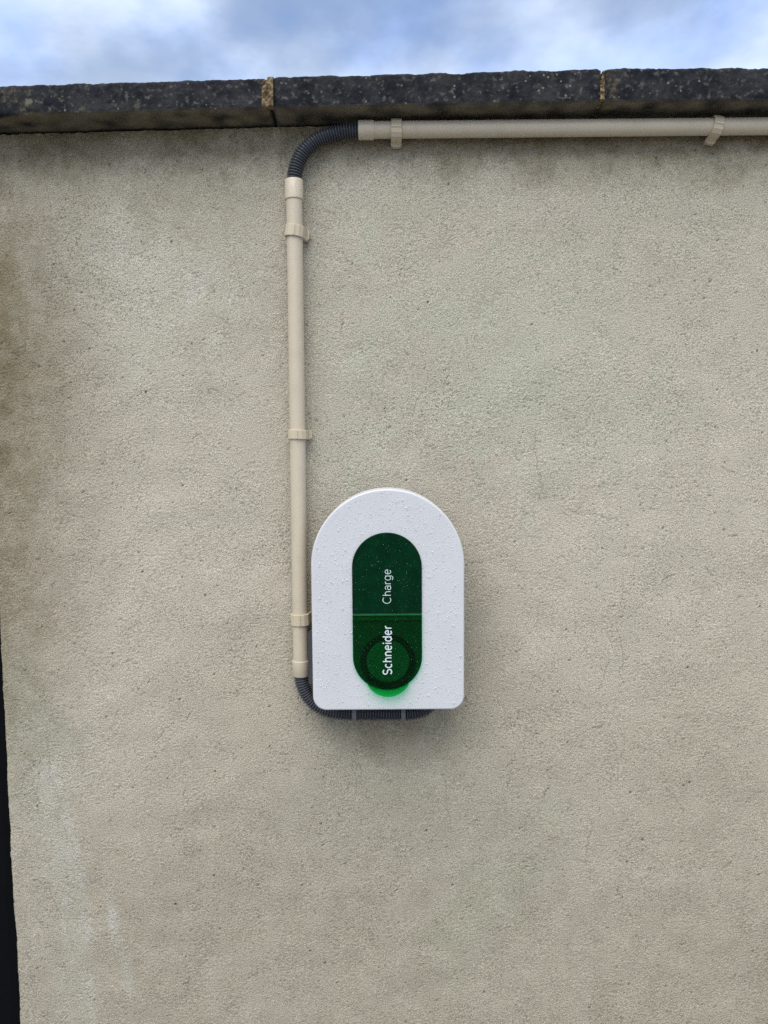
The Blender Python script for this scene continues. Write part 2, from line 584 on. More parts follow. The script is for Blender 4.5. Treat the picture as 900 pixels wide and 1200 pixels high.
# the ones that can be made out in the photograph, then small random ones
for x, z, a, l, w in [(0.248, 1.500, -88, 0.12, 0.9), (0.238, 1.466, 175, 0.030, 0.6), (0.292, 1.365, -2, 0.105, 0.7),
                      (0.395, 1.165, -70, 0.07, 0.9), (0.378, 1.122, -95, 0.055, 0.7), (0.480, 1.205, -90, 0.03, 0.7),
                      (0.555, 1.440, -45, 0.03, 0.8), (0.350, 0.860, -85, 0.10, 0.7), (0.330, 0.780, 0, 0.03, 0.8),
                      (0.020, 1.385, 8, 0.07, 0.5), (-0.425, 1.365, 55, 0.03, 0.8), (-0.51, 1.80, -40, 0.16, 0.45),
                      (-0.38, 1.85, -35, 0.12, 0.5), (-0.50, 1.70, -60, 0.10, 0.5), (0.36, 1.66, -85, 0.04, 0.5),
                      (0.175, 1.72, -20, 0.05, 0.5), (0.10, 0.93, -88, 0.11, 0.55), (-0.03, 0.90, -80, 0.06, 0.45),
                      (-0.575, 1.10, -89, 0.30, 0.5), (-0.605, 1.06, -91, 0.25, 0.4)]:
    crack(x, z, R(a), l, 0.26, w * 0.62)
for _ in range(150):
    crack(random.uniform(-0.60, 0.75), random.uniform(0.45, 1.95), R(random.choice((-90, -70, -110, 0, 20, 180)) + random.gauss(0, 20)),
          random.uniform(0.006, 0.030), 0.6, random.uniform(0.25, 0.7))
# pinholes left by trapped air and lost grains
dens = ss(fft_noise((256, 256), 0.01, 0.03, 0.6, 1.0, 0.6), -0.6, 1.8)
n_pin = 0
while n_pin < 1150:
    i, j = random.randrange(x_first, nc - 45), random.randrange(z_first + 2, nz - 3)
    if random.random() > 0.18 + 0.82 * dens[(j // 6) % 256, (i // 6) % 256]:
        continue
    n_pin += 1
    k = random.uniform(0.25, 1.0) ** 1.6
    for di, dj in random.choice(([(0, 0)], [(0, 0)], [(0, 0), (1, 0)], [(0, 0), (0, 1)], [(0, 0), (1, 0), (1, 1)], [(0, 0), (1, 0), (2, 1)], [(0, 0), (1, 0), (0, 1), (1, 1)])):
        CR[i + di, j + dj] = max(CR[i + di, j + dj], k)
H -= 0.0014 * np.clip(CR, 0, 1)
# trowel drag just under the coping: horizontal scoring
drag = fft_noise((GZ, GX), CELL, 0.0035, 0.016, 0.12)
D2 = bilerp(drag, IZ, IX)
H += 0.00026 * D2 * np.maximum(ss(Z2, 1.80, 1.95), 0.7 * ss(bilerp(fft_noise((GZ, GX), CELL, 0.05, 0.5, 1.0, 0.8), IZ, IX), 0.4, 1.6))
# broken arris at the left edge
arris = bilerp(fft_noise((GZ, GX), CELL, 0.012, 0.09), IZ, IX * 0.3)
edge_w = np.exp(-((cols[:, 0] - X_EDGE) / 0.012) ** 2)[:, None]
H += edge_w * 0.00022 * arris
Hd = H * (np.where(cols[:, 0] > 0.81, 0.3, 1.0)[:, None])
PX = cols[:, 0][:, None] + cols[:, 2][:, None] * Hd
PY = cols[:, 1][:, None] + cols[:, 3][:, None] * Hd
# the edge leans a touch
PX = PX + (1.0 - Z2) * 0.006 * np.exp(-((cols[:, 0] - X_EDGE) / 0.08) ** 2)[:, None]
PZ = Z2 + 0.0
topj = bilerp(fft_noise((256, GX), CELL, 0.01, 0.08), np.zeros((nc, 1)), (sx / CELL)[:, None])
PZ[:, -1:] += 0.0004 * np.clip(topj, -2, 2)
me = grid_mesh("render_coat", np.stack([PX, PY, PZ], -1))
def add_attr(me, name, arr):
    a = me.attributes.new(name, 'FLOAT', 'POINT')
    a.data.foreach_set("value", np.clip(arr, 0, 1).astype(np.float32).reshape(-1))
def low(lo, hi, an=1.0):
    return bilerp(fft_noise((GZ, GX), CELL * 2, lo, hi, an), IZ / 2, IX / 2)
n1 = bilerp(fft_noise((GZ, GX), CELL * 2, 0.012, 0.6, 1.0, 1.5), IZ / 2, IX / 2)
n2 = bilerp(fft_noise((GZ, GX), CELL, 0.006, 0.15, 1.0, 1.2), IZ, IX)
# vertical runs: short across, long down
vs_f = bilerp(fft_noise((GX, GZ), CELL, 0.008, 0.06, 0.10), IX, IZ)
def blob(cx, cz, rx, rz, soft=0.6, wob=0.25):
    d = np.hypot((X2 - cx) / rx, (Z2 - cz) / rz) + wob * n1 * 0.6 + wob * n2 * 0.35
    return 1 - ss(d, 1 - soft, 1 + soft * 0.5)
grime_shade = 1.0 * blob(-0.670, 1.56, 0.195, 0.66, 0.97, 0.08)
grime_shade = np.maximum(grime_shade, 0.60 * blob(-0.69, 1.30, 0.13, 0.28, 0.8, 0.12))
grime_shade = np.maximum(grime_shade, 0.92 * ss(Z2 + 0.010 * n1 + 0.008 * n2, 1.880, 2.000))  # dirt under the coping, deepened to paint in the overhang's shade
grime_shade = np.maximum(grime_shade, 0.40 * ss(Z2 + 0.03 * n1 + 0.01 * n2, 1.76, 1.99) * ss(-X2, -0.05, 0.45))
grime_shade = np.maximum(grime_shade, 0.16 * blob(-0.45, 1.02, 0.26, 0.17, 0.9, 0.3) * ss(n2, -1.5, 1.5))
grime_shade = np.maximum(grime_shade, 0.22 * blob(0.150, 1.10, 0.08, 0.25, 0.9, 0.2))  # mostly the charger's shadow on its right, painted into the wall colour
grime_shade = np.maximum(grime_shade, 0.62 * blob(0.015, 1.035, 0.150, 0.115, 0.95, 0.12))  # drip stain below the charger, enlarged to paint its cast shadow darker
grime_shade = np.maximum(grime_shade, 0.20 * ss(vs_f, 0.8, 2.2) * ss(-Z2, -1.2, -0.7))
grime_shade = np.maximum(grime_shade, 0.34 * ss(-Z2 + 0.04 * n1, -1.35, -0.60))  # light falling off down the wall, painted in along with splash dirt
vs_g = bilerp(fft_noise((GX, GZ), CELL, 0.0045, 0.018, 0.045), IX, IZ)
runs = ss(vs_g + 0.4 * n1, 1.5, 3.0)
grime_shade = np.maximum(grime_shade, 0.60 * runs * np.exp(-((X2 - 0.02) / 0.26) ** 2) * ss(-Z2, -1.08, -1.00) * ss(Z2, 0.55, 0.95))
grime_shade = np.maximum(grime_shade, 0.70 * runs * ss(-X2, 0.48, 0.58) * ss(-Z2, -1.35, -1.15))
grime_shade = np.maximum(grime_shade, 0.25 * runs * ss(Z2, 1.55, 1.9))
grime_shade = np.maximum(grime_shade, 0.45 * blob(-0.62, 0.90, 0.035, 0.30, 0.8, 0.4) * ss(vs_f, -0.8, 1.2))
grime_shade = np.maximum(grime_shade, 0.10 * ss(n1, 0.3, 2.0))
pale = 0.25 * blob(-0.565 + (0.9 - Z2) * 0.10, 0.80, 0.040, 0.30, 0.8, 0.30)
xb = np.interp(Z2, [0.45, 0.645, 0.72, 0.80, 0.875, 0.98, 1.06], [-0.500, -0.506, -0.515, -0.522, -0.534, -0.570, -0.600]) + 0.004 * n2
dd = xb - X2
pale = np.maximum(pale, 0.90 * ss(dd, -0.003, 0.006) * np.exp(-np.clip(dd, 0, 1) / 0.060) * ss(-Z2, -1.05, -0.93) * (0.55 + 0.45 * ss(vs_f, -1.2, 1.2)))
pale = np.maximum(pale, 0.85 * blob(-0.470 + (0.68 - Z2) * 0.12, 0.675, 0.011, 0.050, 0.8, 0.2))
pale = np.maximum(pale, 0.65 * blob(-0.446 + (0.58 - Z2) * 0.12, 0.585, 0.011, 0.050, 0.8, 0.2))
pale = np.maximum(pale, 0.6 * blob(-0.545, 1.94, 0.016, 0.022, 0.8, 0.5))
pale = np.maximum(pale, 0.30 * blob(-0.30, 1.75, 0.20, 0.14, 0.9, 0.4))
green = 0.85 * blob(0.17, 1.62, 0.26, 0.20, 0.5, 0.4)
green = np.maximum(green, 0.8 * blob(0.28, 1.50, 0.14, 0.06, 0.5, 0.3))
green = np.maximum(green, 0.7 * blob(0.20, 0.70, 0.10, 0.16, 0.7, 0.4))
green = np.maximum(green, 0.6 * blob(-0.60, 1.00, 0.07, 0.12, 0.7, 0.4))
green = np.maximum(green, 0.35 * blob(-0.33, 1.80, 0.25, 0.10, 0.9, 0.3))
add_attr(me, "grime_shade", grime_shade)
add_attr(me, "pale", pale)
add_attr(me, "green", green)
add_attr(me, "crack", np.maximum(CR * 0.80, PIT * 0.75))
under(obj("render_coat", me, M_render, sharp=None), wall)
under(box("wall_core", X_EDGE + 0.02, 2.1, 0.012, 0.24, 0.0, 1.990, M_render), wall)
under(box("lintel", -2.0, X_EDGE - 0.006, 0.0, 0.24, 1.925, 1.9645, M_render), wall)

# coping stones
FC = 0.0025
cop_n = fft_noise((512, 1024), FC, 0.006, 0.03)
cop_b = fft_noise((512, 1024), FC, 0.03, 0.30)
def coping(x0, x1, s0, s1, t0, t1, off, lich):
    r = 0.004
    yb, yf = 0.29, -0.060
    per = [(0.29, 0, 0, -1, 1)]                       # (y, h 0..1, ny, nz, soffit)
    for y in np.arange(0.25, -0.002, -0.04):
        per.append((y, 0, 0, -1, 1))
    for y in np.arange(-0.006, yf + r, -0.003):
        per.append((y, 0, 0, -1, 1))
    for a in np.linspace(0, math.pi / 2, 4):
        per.append((yf + r - r * math.sin(a), 0.09 - 0.09 * math.cos(a), -math.sin(a), -math.cos(a), 1 - a / 1.57))
    for h in np.linspace(0.14, 0.86, 16):
        per.append((yf, h, -1, 0, 0))
    for a in np.linspace(0, math.pi / 2, 4):
        per.append((yf + r - r * math.cos(a), 0.91 + 0.09 * math.sin(a), -math.cos(a), math.sin(a), 0))
    for y in np.arange(yf + r + 0.003, 0.0, 0.004):
        per.append((y, 1, 0, 1, 0))
    for y in np.linspace(0.03, 0.29, 8):
        per.append((y, 1, 0, 1, 0))
    per = np.array(per)
    xs = np.arange(x0, x1, FC)
    t = ((xs - x0) / (x1 - x0))[:, None]
    zb = s0 + (s1 - s0) * t
    zt = t0 + (t1 - t0) * t
    s_len = np.concatenate([[0], np.cumsum(np.hypot(np.diff(per[:, 0]), np.diff(per[:, 1]) * 0.05))])
    iu = (s_len / FC)[None, :] + off * 37.0 + 0 * t
    iv = (xs / FC)[:, None] + off * 211.0 + 0 * iu
    h = 0.00032 * bilerp(cop_n, iu, iv) + 0.00045 * bilerp(cop_b, iu * 0.4, iv)
    chip = ss(bilerp(cop_n, iu * 0.6, iv * 0.7 + 90), 1.3, 2.4)
    arr = np.exp(-((per[:, 1] - 1.0) / 0.10) ** 2 - ((per[:, 0] - yf) / 0.01) ** 2)[None, :] + np.exp(-(per[:, 1] / 0.10) ** 2 - ((per[:, 0] - yf) / 0.01) ** 2)[None, :]
    h = h - 0.0009 * chip * arr
    X = xs[:, None] + 0 * iu
    # rounded ends
    e = np.exp(-((xs - x0) / 0.004) ** 2) + np.exp(-((xs - xs[-1]) / 0.004) ** 2)
    h = h - 0.0022 * e[:, None]
    Y = per[:, 0][None, :] + per[:, 2][None, :] * h
    Z = zb + (zt - zb) * per[:, 1][None, :] + per[:, 3][None, :] * h
    me = grid_mesh("coping_stone", np.stack([X, Y, Z], -1), wrap=True)
    import bmesh
    bm = bmesh.new()
    bm.from_mesh(me)
    bm.verts.ensure_lookup_table()
    npv = len(per)
    bm.faces.new([bm.verts[i] for i in range(npv)])
    bm.faces.new([bm.verts[(len(xs) - 1) * npv + i] for i in range(npv - 1, -1, -1)])
    bmesh.ops.recalc_face_normals(bm, faces=bm.faces[:])
    bm.to_mesh(me)
    bm.free()
    add_attr(me, "soffit", (per[:, 4][None, :] * (0.75 + 0.25 * bilerp(cop_b, iu, iv))))
    li = np.zeros_like(iu)
    for lx, w, k in lich:
        li = np.maximum(li, k * np.exp(-((X - lx) / w) ** 2) * ss(bilerp(cop_n, iu * 1.3 + 50, iv * 1.3) + 0.4 * bilerp(cop_b, iu, iv), -0.1, 0.9))
    add_attr(me, "lichen", li)
    return under(obj("coping_stone", me, M_coping, sharp=None), wall)
coping(*LEFT_STONE, 4, [])
coping(*STONES[0], 1, [(-0.1800, 0.004, 0.5), (-0.56, 0.03, 0.10)])
coping(*STONES[1], 2, [(0.3262, 0.002, 0.4)])
coping(*STONES[2], 3, [(0.342, 0.008, 0.22)])
coping(*STONES[3], 5, [])
def joint(x0, x1, zb, zt, depth, back=0.25, tp=0.45):
    """mortar plug between two stones, ragged at its face."""
    nx, nh = 12, 30
    X = np.linspace(x0, x1, nx)[:, None] + np.zeros((1, nh))
    t = np.linspace(0, 1, nh)[None, :]
    Zc = zb + (zt - zb) * t + 0 * X
    taper = (x1 - x0) * tp * ss(t, 0.55, 1.0)
    X = X + np.linspace(1, 0, nx)[:, None] * taper
    iu = (Zc - 1.9) / 0.0016
    iv = (X + 2) / 0.0016
    Y = depth - 0.0012 * bilerp(cop_n, iu, iv) - 0.001 * bilerp(cop_b, iu, iv * 2)
    front = np.stack([X, Y, Zc], -1)
    ring = np.concatenate([front, np.stack([X[:, ::-1], 0 * Y + back, Zc[:, ::-1]], -1)], 1)
    me = grid_mesh("mortar_joint", ring, wrap=True)
    return under(obj("mortar_joint", me, M_mortar, sharp=None), wall)
joint(-0.1838, -0.1662, 2.0068, 2.0503, -0.0608, -0.050, 0.5)
joint(0.3245, 0.3342, 2.0180, 2.0600, -0.0570)
joint(1.2285, 1.2415, 2.0180, 2.0630, -0.0570)
joint(-1.1115, -1.0985, 1.979, 2.0200, -0.0570)

# ------------------------------------------------------------------ door set back beyond the left edge
door = thing("door", "blue-black boarded door set back beyond the left edge of the wall", "door", (-1.25, 0.15, 0.0))
under(box("door_frame", -0.705, X_EDGE - 0.004, 0.10, 0.20, 0.004, 1.922, M_doorframe, bev=0.002), door)
under(box("door_frame", -1.95, -1.89, 0.10, 0.20, 0.004, 1.922, M_doorframe, bev=0.002), door)
under(box("door_head", -1.888, -0.707, 0.10, 0.20, 1.86, 1.922, M_doorframe, bev=0.002), door)
x = -1.886
plank_me = None
while x < -0.72:
    p = under(box("plank", x, x + 0.1125, 0.135, 0.165, 0.012, 1.857, M_door, bev=0.003), door)
    x += 0.1178
under(box("backing_board", -1.886, -0.709, 0.1652, 0.1715, 0.012, 1.857, M_doorframe), door)
under(box("rail", -1.886, -0.709, 0.1718, 0.190, 0.25, 0.38, M_door), door)
under(box("rail", -1.886, -0.709, 0.1718, 0.190, 1.55, 1.68, M_door), door)

# ------------------------------------------------------------------ conduit
RP = 0.0127
def vx(z):
    return -0.1378 + (1.1647 - z) * 0.0046
YP = -0.0205
def droplets(name, pts, parent, seg=6, mat=None):
    """pts: (centre, normal, tangent, radius, height)"""
    v, f = [], []
    for c, n, t, r, hgt in pts:
        s = n.cross(t)
        k0 = len(v)
        for ring, (rr_, hh) in enumerate(((1.0, 0.0), (0.78, 0.58))):
            for k in range(seg):
                a = 2 * math.pi * k / seg
                v.append(c + (t * math.cos(a) + s * math.sin(a)) * r * rr_ + n * hgt * hh)
        v.append(c + n * hgt)
        for k in range(seg):
            k2 = (k + 1) % seg
            f.append((k0 + k, k0 + k2, k0 + seg + k2, k0 + seg + k))
            f.append((k0 + seg + k, k0 + seg + k2, k0 + 2 * seg))
    o = obj(name, mesh(name, v, f), mat or M_drop, parent, sharp=None)
    o["kind"] = "stuff"
    return o

def collar_prof(L, r):
    return [(0, r - 0.0022), (0, r - 0.0008), (0.0008, r), (L - 0.0012, r), (L, r - 0.0008), (L, r - 0.0016)]

vc = thing("conduit_pipe", "upright beige plastic conduit pipe running down the wall beside the charger", "pipe", (vx(1.12), YP, 1.12), "beige conduit runs")
a, c2 = (vx(1.128), YP, 1.128), (vx(1.905), YP, 1.905)
under(obj("pipe", straight("pipe", a, c2, [(0, RP), (0.777, RP)], 36), M_pipe), vc)
under(obj("collar", straight("collar", (vx(1.883), YP, 1.883), (vx(1.9135), YP, 1.9135), collar_prof(0.0305, 0.0143), 36), M_collar), vc)
under(obj("collar", straight("collar", (vx(1.1455), YP, 1.1455), (vx(1.119), YP, 1.119), collar_prof(0.0265, 0.0140), 36), M_collar), vc)
pts = []
for _ in range(80):
    z = random.uniform(1.13, 1.9115) if random.random() < 0.6 else random.uniform(1.884, 1.912)
    rad = 0.0143 if z > 1.884 else (0.0140 if z < 1.145 else RP)
    an = random.uniform(-1.3, 1.3)
    n = Vector((math.sin(an), -math.cos(an), 0))
    rr_ = random.uniform(0.0007, 0.0013)
    pts.append((Vector((vx(z), YP, z)) + n * (rad - 0.00008), n, Vector((0, 0, 1)), rr_, rr_ * 0.5))
under(droplets("water_droplets", pts, None), vc)

def hz(x):
    return 1.9892 + (x - 0.0266) * 0.0094
hc = thing("conduit_pipe", "level beige plastic conduit pipe running tight under the coping", "pipe", (-0.04, YP, hz(-0.04)), "beige conduit runs")
under(obj("pipe", straight("pipe", (-0.025, YP, hz(-0.025)), (1.9, YP, hz(1.9)), [(0, RP), (0.5, RP), (1.925, RP)], 36), M_pipe), hc)
under(obj("collar", straight("collar", (-0.0400, YP, hz(-0.040)), (-0.0155, YP, hz(-0.0155)), collar_prof(0.0245, 0.0143), 36), M_collar), hc)

# corrugated hoses
def corrugated(name, path, r_hi, pitch):
    pts = resample(path, pitch / 6)
    rad = []
    for i in range(len(pts)):
        ph = i % 6
        rad.append(r_hi if ph in (1, 2) else r_hi - 0.0008 if ph == 0 else (r_hi - 0.0010 if ph in (3,) else r_hi - 0.0030 if ph == 4 else r_hi - 0.0027))
    return lathe_path(name, pts, rad, 24)
up = bez((vx(1.909), YP, 1.906), (vx(1.909) + 0.001, YP, 1.960), (-0.105, YP, 1.9885), (-0.034, YP, 1.9886), 80)
uh = obj("corrugated_hose", corrugated("corrugated_hose", up, 0.0120, 0.0043), M_hose)
tag(uh, "dark slate corrugated hose bending from upright pipe to level pipe under the coping", "hose", "corrugated conduit hoses")
lo = bez((vx(1.124), YP, 1.126), (vx(1.124), YP, 1.078), (-0.106, -0.030, 1.0585), (-0.060, -0.031, 1.0585), 60)
lo += bez((-0.060, -0.031, 1.0585), (-0.03, -0.032, 1.0585), (0.0, -0.032, 1.0585), (0.036, -0.032, 1.0585), 40)[1:]
lo += bez((0.036, -0.032, 1.0585), (0.066, -0.032, 1.0585), (0.082, -0.032, 1.070), (0.084, -0.032, 1.0995), 40)[1:]
lh = obj("corrugated_hose", corrugated("corrugated_hose", lo, 0.0119, 0.0043), M_hose)
tag(lh, "dark slate corrugated hose looping under the charger from the upright pipe", "hose", "corrugated conduit hoses")
def cable_tie(x, label):
    z, y = 1.0585, -0.032
    r0, r1 = 0.0121, 0.0136
    w = 0.0034
    root = thing("cable_tie", label, "cable tie", (x, y, z), "grey cable ties on the lower hose")
    v, f = [], []
    seg = 32
    for dx, r in ((-w, r0), (-w, r1), (w, r1), (w, r0)):
        for k in range(seg):
            a = 2 * math.pi * k / seg
            v.append((dx, r * math.cos(a), r * math.sin(a)))
    for q in range(4):
        for k in range(seg):
            k2 = (k + 1) % seg
            q2 = (q + 1) % 4
            f.append((q * seg + k, q * seg + k2, q2 * seg + k2, q2 * seg + k))
    obj("strap", mesh("strap", v, f), M_tie, root, smooth=False)
    bx = box("tie_head", -0.0045, 0.0045, 0.006, 0.012, 0.0105, 0.0185, M_tie, root, bev=0.001)
    box("tail", -0.0022, 0.0022, 0.0085, 0.0098, 0.0180, 0.032, M_tie, root)
cable_tie(-0.0486, "grey cable tie round the lower hose, nearer the upright pipe")
cable_tie(0.0317, "grey cable tie round the lower hose, farther from the upright pipe")

# pipe clips: C-shaped band with a latch tail on one side
OUT = [(-0.0140, -0.0006), (-0.0146, -0.012), (-0.0152, -0.020), (-0.0140, -0.0275), (-0.0090, -0.0330), (-0.0015, -0.0352), (0.0010, -0.0362), (0.0085, -0.0345),
       (0.0142, -0.0300), (0.0165, -0.0225), (0.0180, -0.0120), (0.0205, -0.0095), (0.0210, -0.0006)]
INN = [(-0.0128, -0.0006), (-0.0129, -0.012), (-0.0129, -0.0205), (-0.0120, -0.0253), (-0.0083, -0.0304), (-0.0030, -0.0331), (0.0010, -0.0334), (0.0065, -0.0317),
       (0.0110, -0.0270), (0.0130, -0.0205), (0.0135, -0.0120), (0.0150, -0.0050), (0.0155, -0.0006)]
def clip(name, label, loc, rot, h=0.018):
    root = thing(name, label, "pipe clip", loc, "beige clips holding the conduit")
    root.rotation_euler = rot
    n = len(OUT)
    ch = 0.0007
    v, f = [], []
    # rings: for each z level both outer and inner; a small chamfer on the outer edge
    levels = [(-h / 2, ch), (-h / 2 + ch, 0), (h / 2 - ch, 0), (h / 2, ch)]
    for z, ins in levels:
        for (ox, oy), (ix, iy) in zip(OUT, INN):
            d = Vector((ix - ox, iy - oy))
            k = min(ins / max(d.length, 1e-6), 0.6)
            v.append((ox + d.x * k, oy + d.y * k, z))
    for z, _ in levels:
        for ix, iy in INN:
            v.append((ix, iy, z))
    L = len(levels)
    O = lambda l, i: l * n + i
    I = lambda l, i: (L + l) * n + i
    for l in range(L - 1):
        for i in range(n - 1):
            f.append((O(l, i), O(l, i + 1), O(l + 1, i + 1), O(l + 1, i)))
            f.append((I(l, i + 1), I(l, i), I(l + 1, i), I(l + 1, i + 1)))
        f.append((O(l, 0), O(l + 1, 0), I(l + 1, 0), I(l, 0)))
        f.append((O(l + 1, n - 1), O(l, n - 1), I(l, n - 1), I(l + 1, n - 1)))
    for i in range(n - 1):
        f.append((O(0, i + 1), O(0, i), I(0, i), I(0, i + 1)))
        f.append((O(L - 1, i), O(L - 1, i + 1), I(L - 1, i + 1), I(L - 1, i)))
    obj("band", mesh("band", v, f), M_clip, root, smooth=False)
    # two thin ribs across the front facets and the latch tooth at the tail
    box("rib", -0.0004, 0.0016, -0.0371, -0.0357, -h / 2 + 0.001, h / 2 - 0.001, M_clip, root)
    box("latch", 0.0192, 0.0224, -0.0112, -0.0030, -h / 2 + 0.002, h / 2 - 0.002, M_clip, root, bev=0.0006)
    return root
G = -0.0004
clip("pipe_clip", "beige clip on upright pipe just below its top collar, tilted", (vx(1.834), G, 1.834), (0, R(7), 0), 0.0175)
clip("pipe_clip", "beige clip halfway up the upright pipe, above the charger", (vx(1.5165), G, 1.5165), (0, R(1.5), 0), 0.0150)
clip("pipe_clip", "beige clip on upright pipe tight against the charger's white cover", (vx(1.2145), G, 1.2145), (0, R(-2), 0), 0.0190)
clip("pipe_clip", "beige clip on level pipe under the coping, beside the hose collar", (0.0192, G, hz(0.0192)), (0, R(90), 0), 0.0165)
clip("pipe_clip", "slanted beige clip on level pipe, farther along from the hose", (0.5165, G, hz(0.5165)), (0, R(99), 0), 0.0150)

# ------------------------------------------------------------------ wall charger
CX, ZB = 0.0073, 1.0882
HW, HT = 0.1178, 0.3450
charger = thing("wall_charger", "white arched electric vehicle wall charger with green panel, covered in raindrops", "charger", (CX, 0.0, ZB))
charger.rotation_euler = (0, R(-0.4), 0)
# everything below is local: x across, z up from the cover's bottom edge, y out of the wall (negative)
def arch(hw, ht, rc, n=72, inset=0.0, z0=0.0):
    """rounded-bottom arch outline, counter-clockwise seen from the front."""
    hw2, rc2 = hw - inset, max(rc - inset, 0.001)
    zt = ht - hw                       # spring line
    pts = []
    for i in range(13):                # bottom left corner
        a = math.pi + (math.pi / 2) * i / 12
        pts.append((-hw + rc + rc2 * math.cos(a), z0 + rc + rc2 * math.sin(a)))
    for i in range(13):
        a = 1.5 * math.pi + (math.pi / 2) * i / 12
        pts.append((hw - rc + rc2 * math.cos(a), z0 + rc + rc2 * math.sin(a)))
    for i in range(n + 1):
        a = math.pi * i / n
        pts.append((hw2 * math.cos(a), zt + hw2 * math.sin(a)))
    return pts
def shell(name, rings, mat, parent, cap_front=True, cap_back=True, smooth=True):
    """rings: list of (outline, y); equal counts, stacked from back to front."""
    n = len(rings[0][0])
    v, f = [], []
    for pts, y in rings:
        for q in pts:
            v.append((q[0], y, q[1]))
    for l in range(len(rings) - 1):
        for i in range(n):
            j = (i + 1) % n
            f.append((l * n + i, l * n + j, (l + 1) * n + j, (l + 1) * n + i))
    if cap_front:
        f.append(tuple((len(rings) - 1) * n + i for i in range(n)))
    if cap_back:
        f.append(tuple(range(n - 1, -1, -1)))
    me = mesh(name, v, f)
    o = obj(name, me, mat, parent, smooth)
    if smooth:
        m = o.modifiers.new("wn", 'WEIGHTED_NORMAL')
        m.keep_sharp = True
    return o
RC = 0.0215
shell("back_casing", [(arch(HW, HT, RC, inset=0.004), -0.001), (arch(HW, HT, RC, inset=0.0022), -0.004), (arch(HW, HT, RC, inset=0.0022), -0.0520)], M_body, charger)
shell("front_cover", [(arch(HW, HT, RC, inset=0.0008), -0.0505), (arch(HW, HT, RC), -0.0515), (arch(HW, HT, RC), -0.0965), (arch(HW, HT, RC, inset=0.0003), -0.0980),
                      (arch(HW, HT, RC, inset=0.0010), -0.0993), (arch(HW, HT, RC, inset=0.0020), -0.0999), (arch(HW, HT, RC, inset=0.0032), -0.1000)], M_white, charger)
# dark grey block at the casing's left, between pipe and cover
box("side_block", -0.1300, -HW + 0.003, -0.046, -0.010, 0.022, 0.112, M_body, charger, bev=0.003)
box("cable_gland", 0.0630, 0.0900, -0.046, -0.018, -0.006, 0.0015, M_body, charger, bev=0.002)

LX = -0.0013
RL = 0.0534                          # half width of the green capsule
ZT, ZBOT = 0.2785, 0.0330            # its top and bottom
ZS = 0.1545                          # the split between panel and flap
def cap_top(inset=0.0, zlow=ZS, n=40):
    r = RL - inset
    pts = [(LX - r, zlow + inset), (LX + r, zlow + inset)]
    for i in range(n + 1):
        a = math.pi * i / n
        pts.append((LX + r * math.cos(a), ZT - RL + r * math.sin(a)))
    return pts
def cap_bot(inset=0.0, zhigh=ZS - 0.0022, n=40, dz=0.0):
    r = RL - inset
    pts = [(LX + r, zhigh - inset), (LX - r, zhigh - inset)]
    for i in range(n + 1):
        a = math.pi + math.pi * i / n
        pts.append((LX + r * math.cos(a), ZBOT + RL + dz + r * math.sin(a)))
    return pts
def capsule(inset=0.0, n=40):
    r = RL - inset
    pts = []
    for i in range(n + 1):
        a = math.pi * i / n
        pts.append((LX + r * math.cos(a), ZT - RL + r * math.sin(a)))
    for i in range(n + 1):
        a = math.pi + math.pi * i / n
        pts.append((LX + r * math.cos(a), ZBOT + RL + r * math.sin(a)))
    return pts
seat = shell("socket_plate", [(capsule(), -0.0995), (capsule(), -0.1004)], M_sockplate, charger)
def disc(cx, cz, r, n=56):
    return [(cx + r * math.cos(2 * math.pi * i / n), cz + r * math.sin(2 * math.pi * i / n)) for i in range(n)]
def annulus(name, cx, cz, r0, r1, y0, y1, mat, parent, n=56):
    v, f = [], []
    for r, y in ((r0, y0), (r0, y1), (r1, y1), (r1, y0)):
        for q in disc(cx, cz, r, n):
            v.append((q[0], y, q[1]))
    for l in range(4):
        for i in range(n):
            j = (i + 1) % n
            m = (l + 1) % 4
            f.append((l * n + i, l * n + j, m * n + j, m * n + i))
    return obj(name, mesh(name, v, f), mat, parent, smooth=False)
SC = (LX + 0.0008, 0.0782)
annulus("socket_ring", SC[0], SC[1], 0.0335, 0.0425, -0.1003, -0.1020, M_ring, charger)
shell("socket_cover", [(disc(*SC, 0.0333), -0.1003), (disc(*SC, 0.0333), -0.1014), (disc(*SC, 0.0320), -0.1020)], M_sockcover, charger, cap_back=False)
panel = shell("green_panel", [(cap_top(), -0.1003), (cap_top(), -0.1022), (cap_top(0.0005), -0.1027), (cap_top(0.0012), -0.1029)], M_green, charger)
flap = shell("socket_flap", [(cap_bot(), -0.1026), (cap_bot(), -0.1046), (cap_bot(0.0006), -0.1051), (cap_bot(0.0013), -0.1053)], M_flap, charger)
# hinge bar along the split
box("hinge_bar", LX - RL + 0.0012, LX + RL - 0.0012, -0.1024, -0.1006, ZS - 0.0118, ZS - 0.0025, M_edge, flap)
box("hinge_edge", LX - RL + 0.0010, LX + RL - 0.0010, -0.1058, -0.1040, ZS - 0.0033, ZS - 0.0020, M_edge, flap, bev=0.0003)
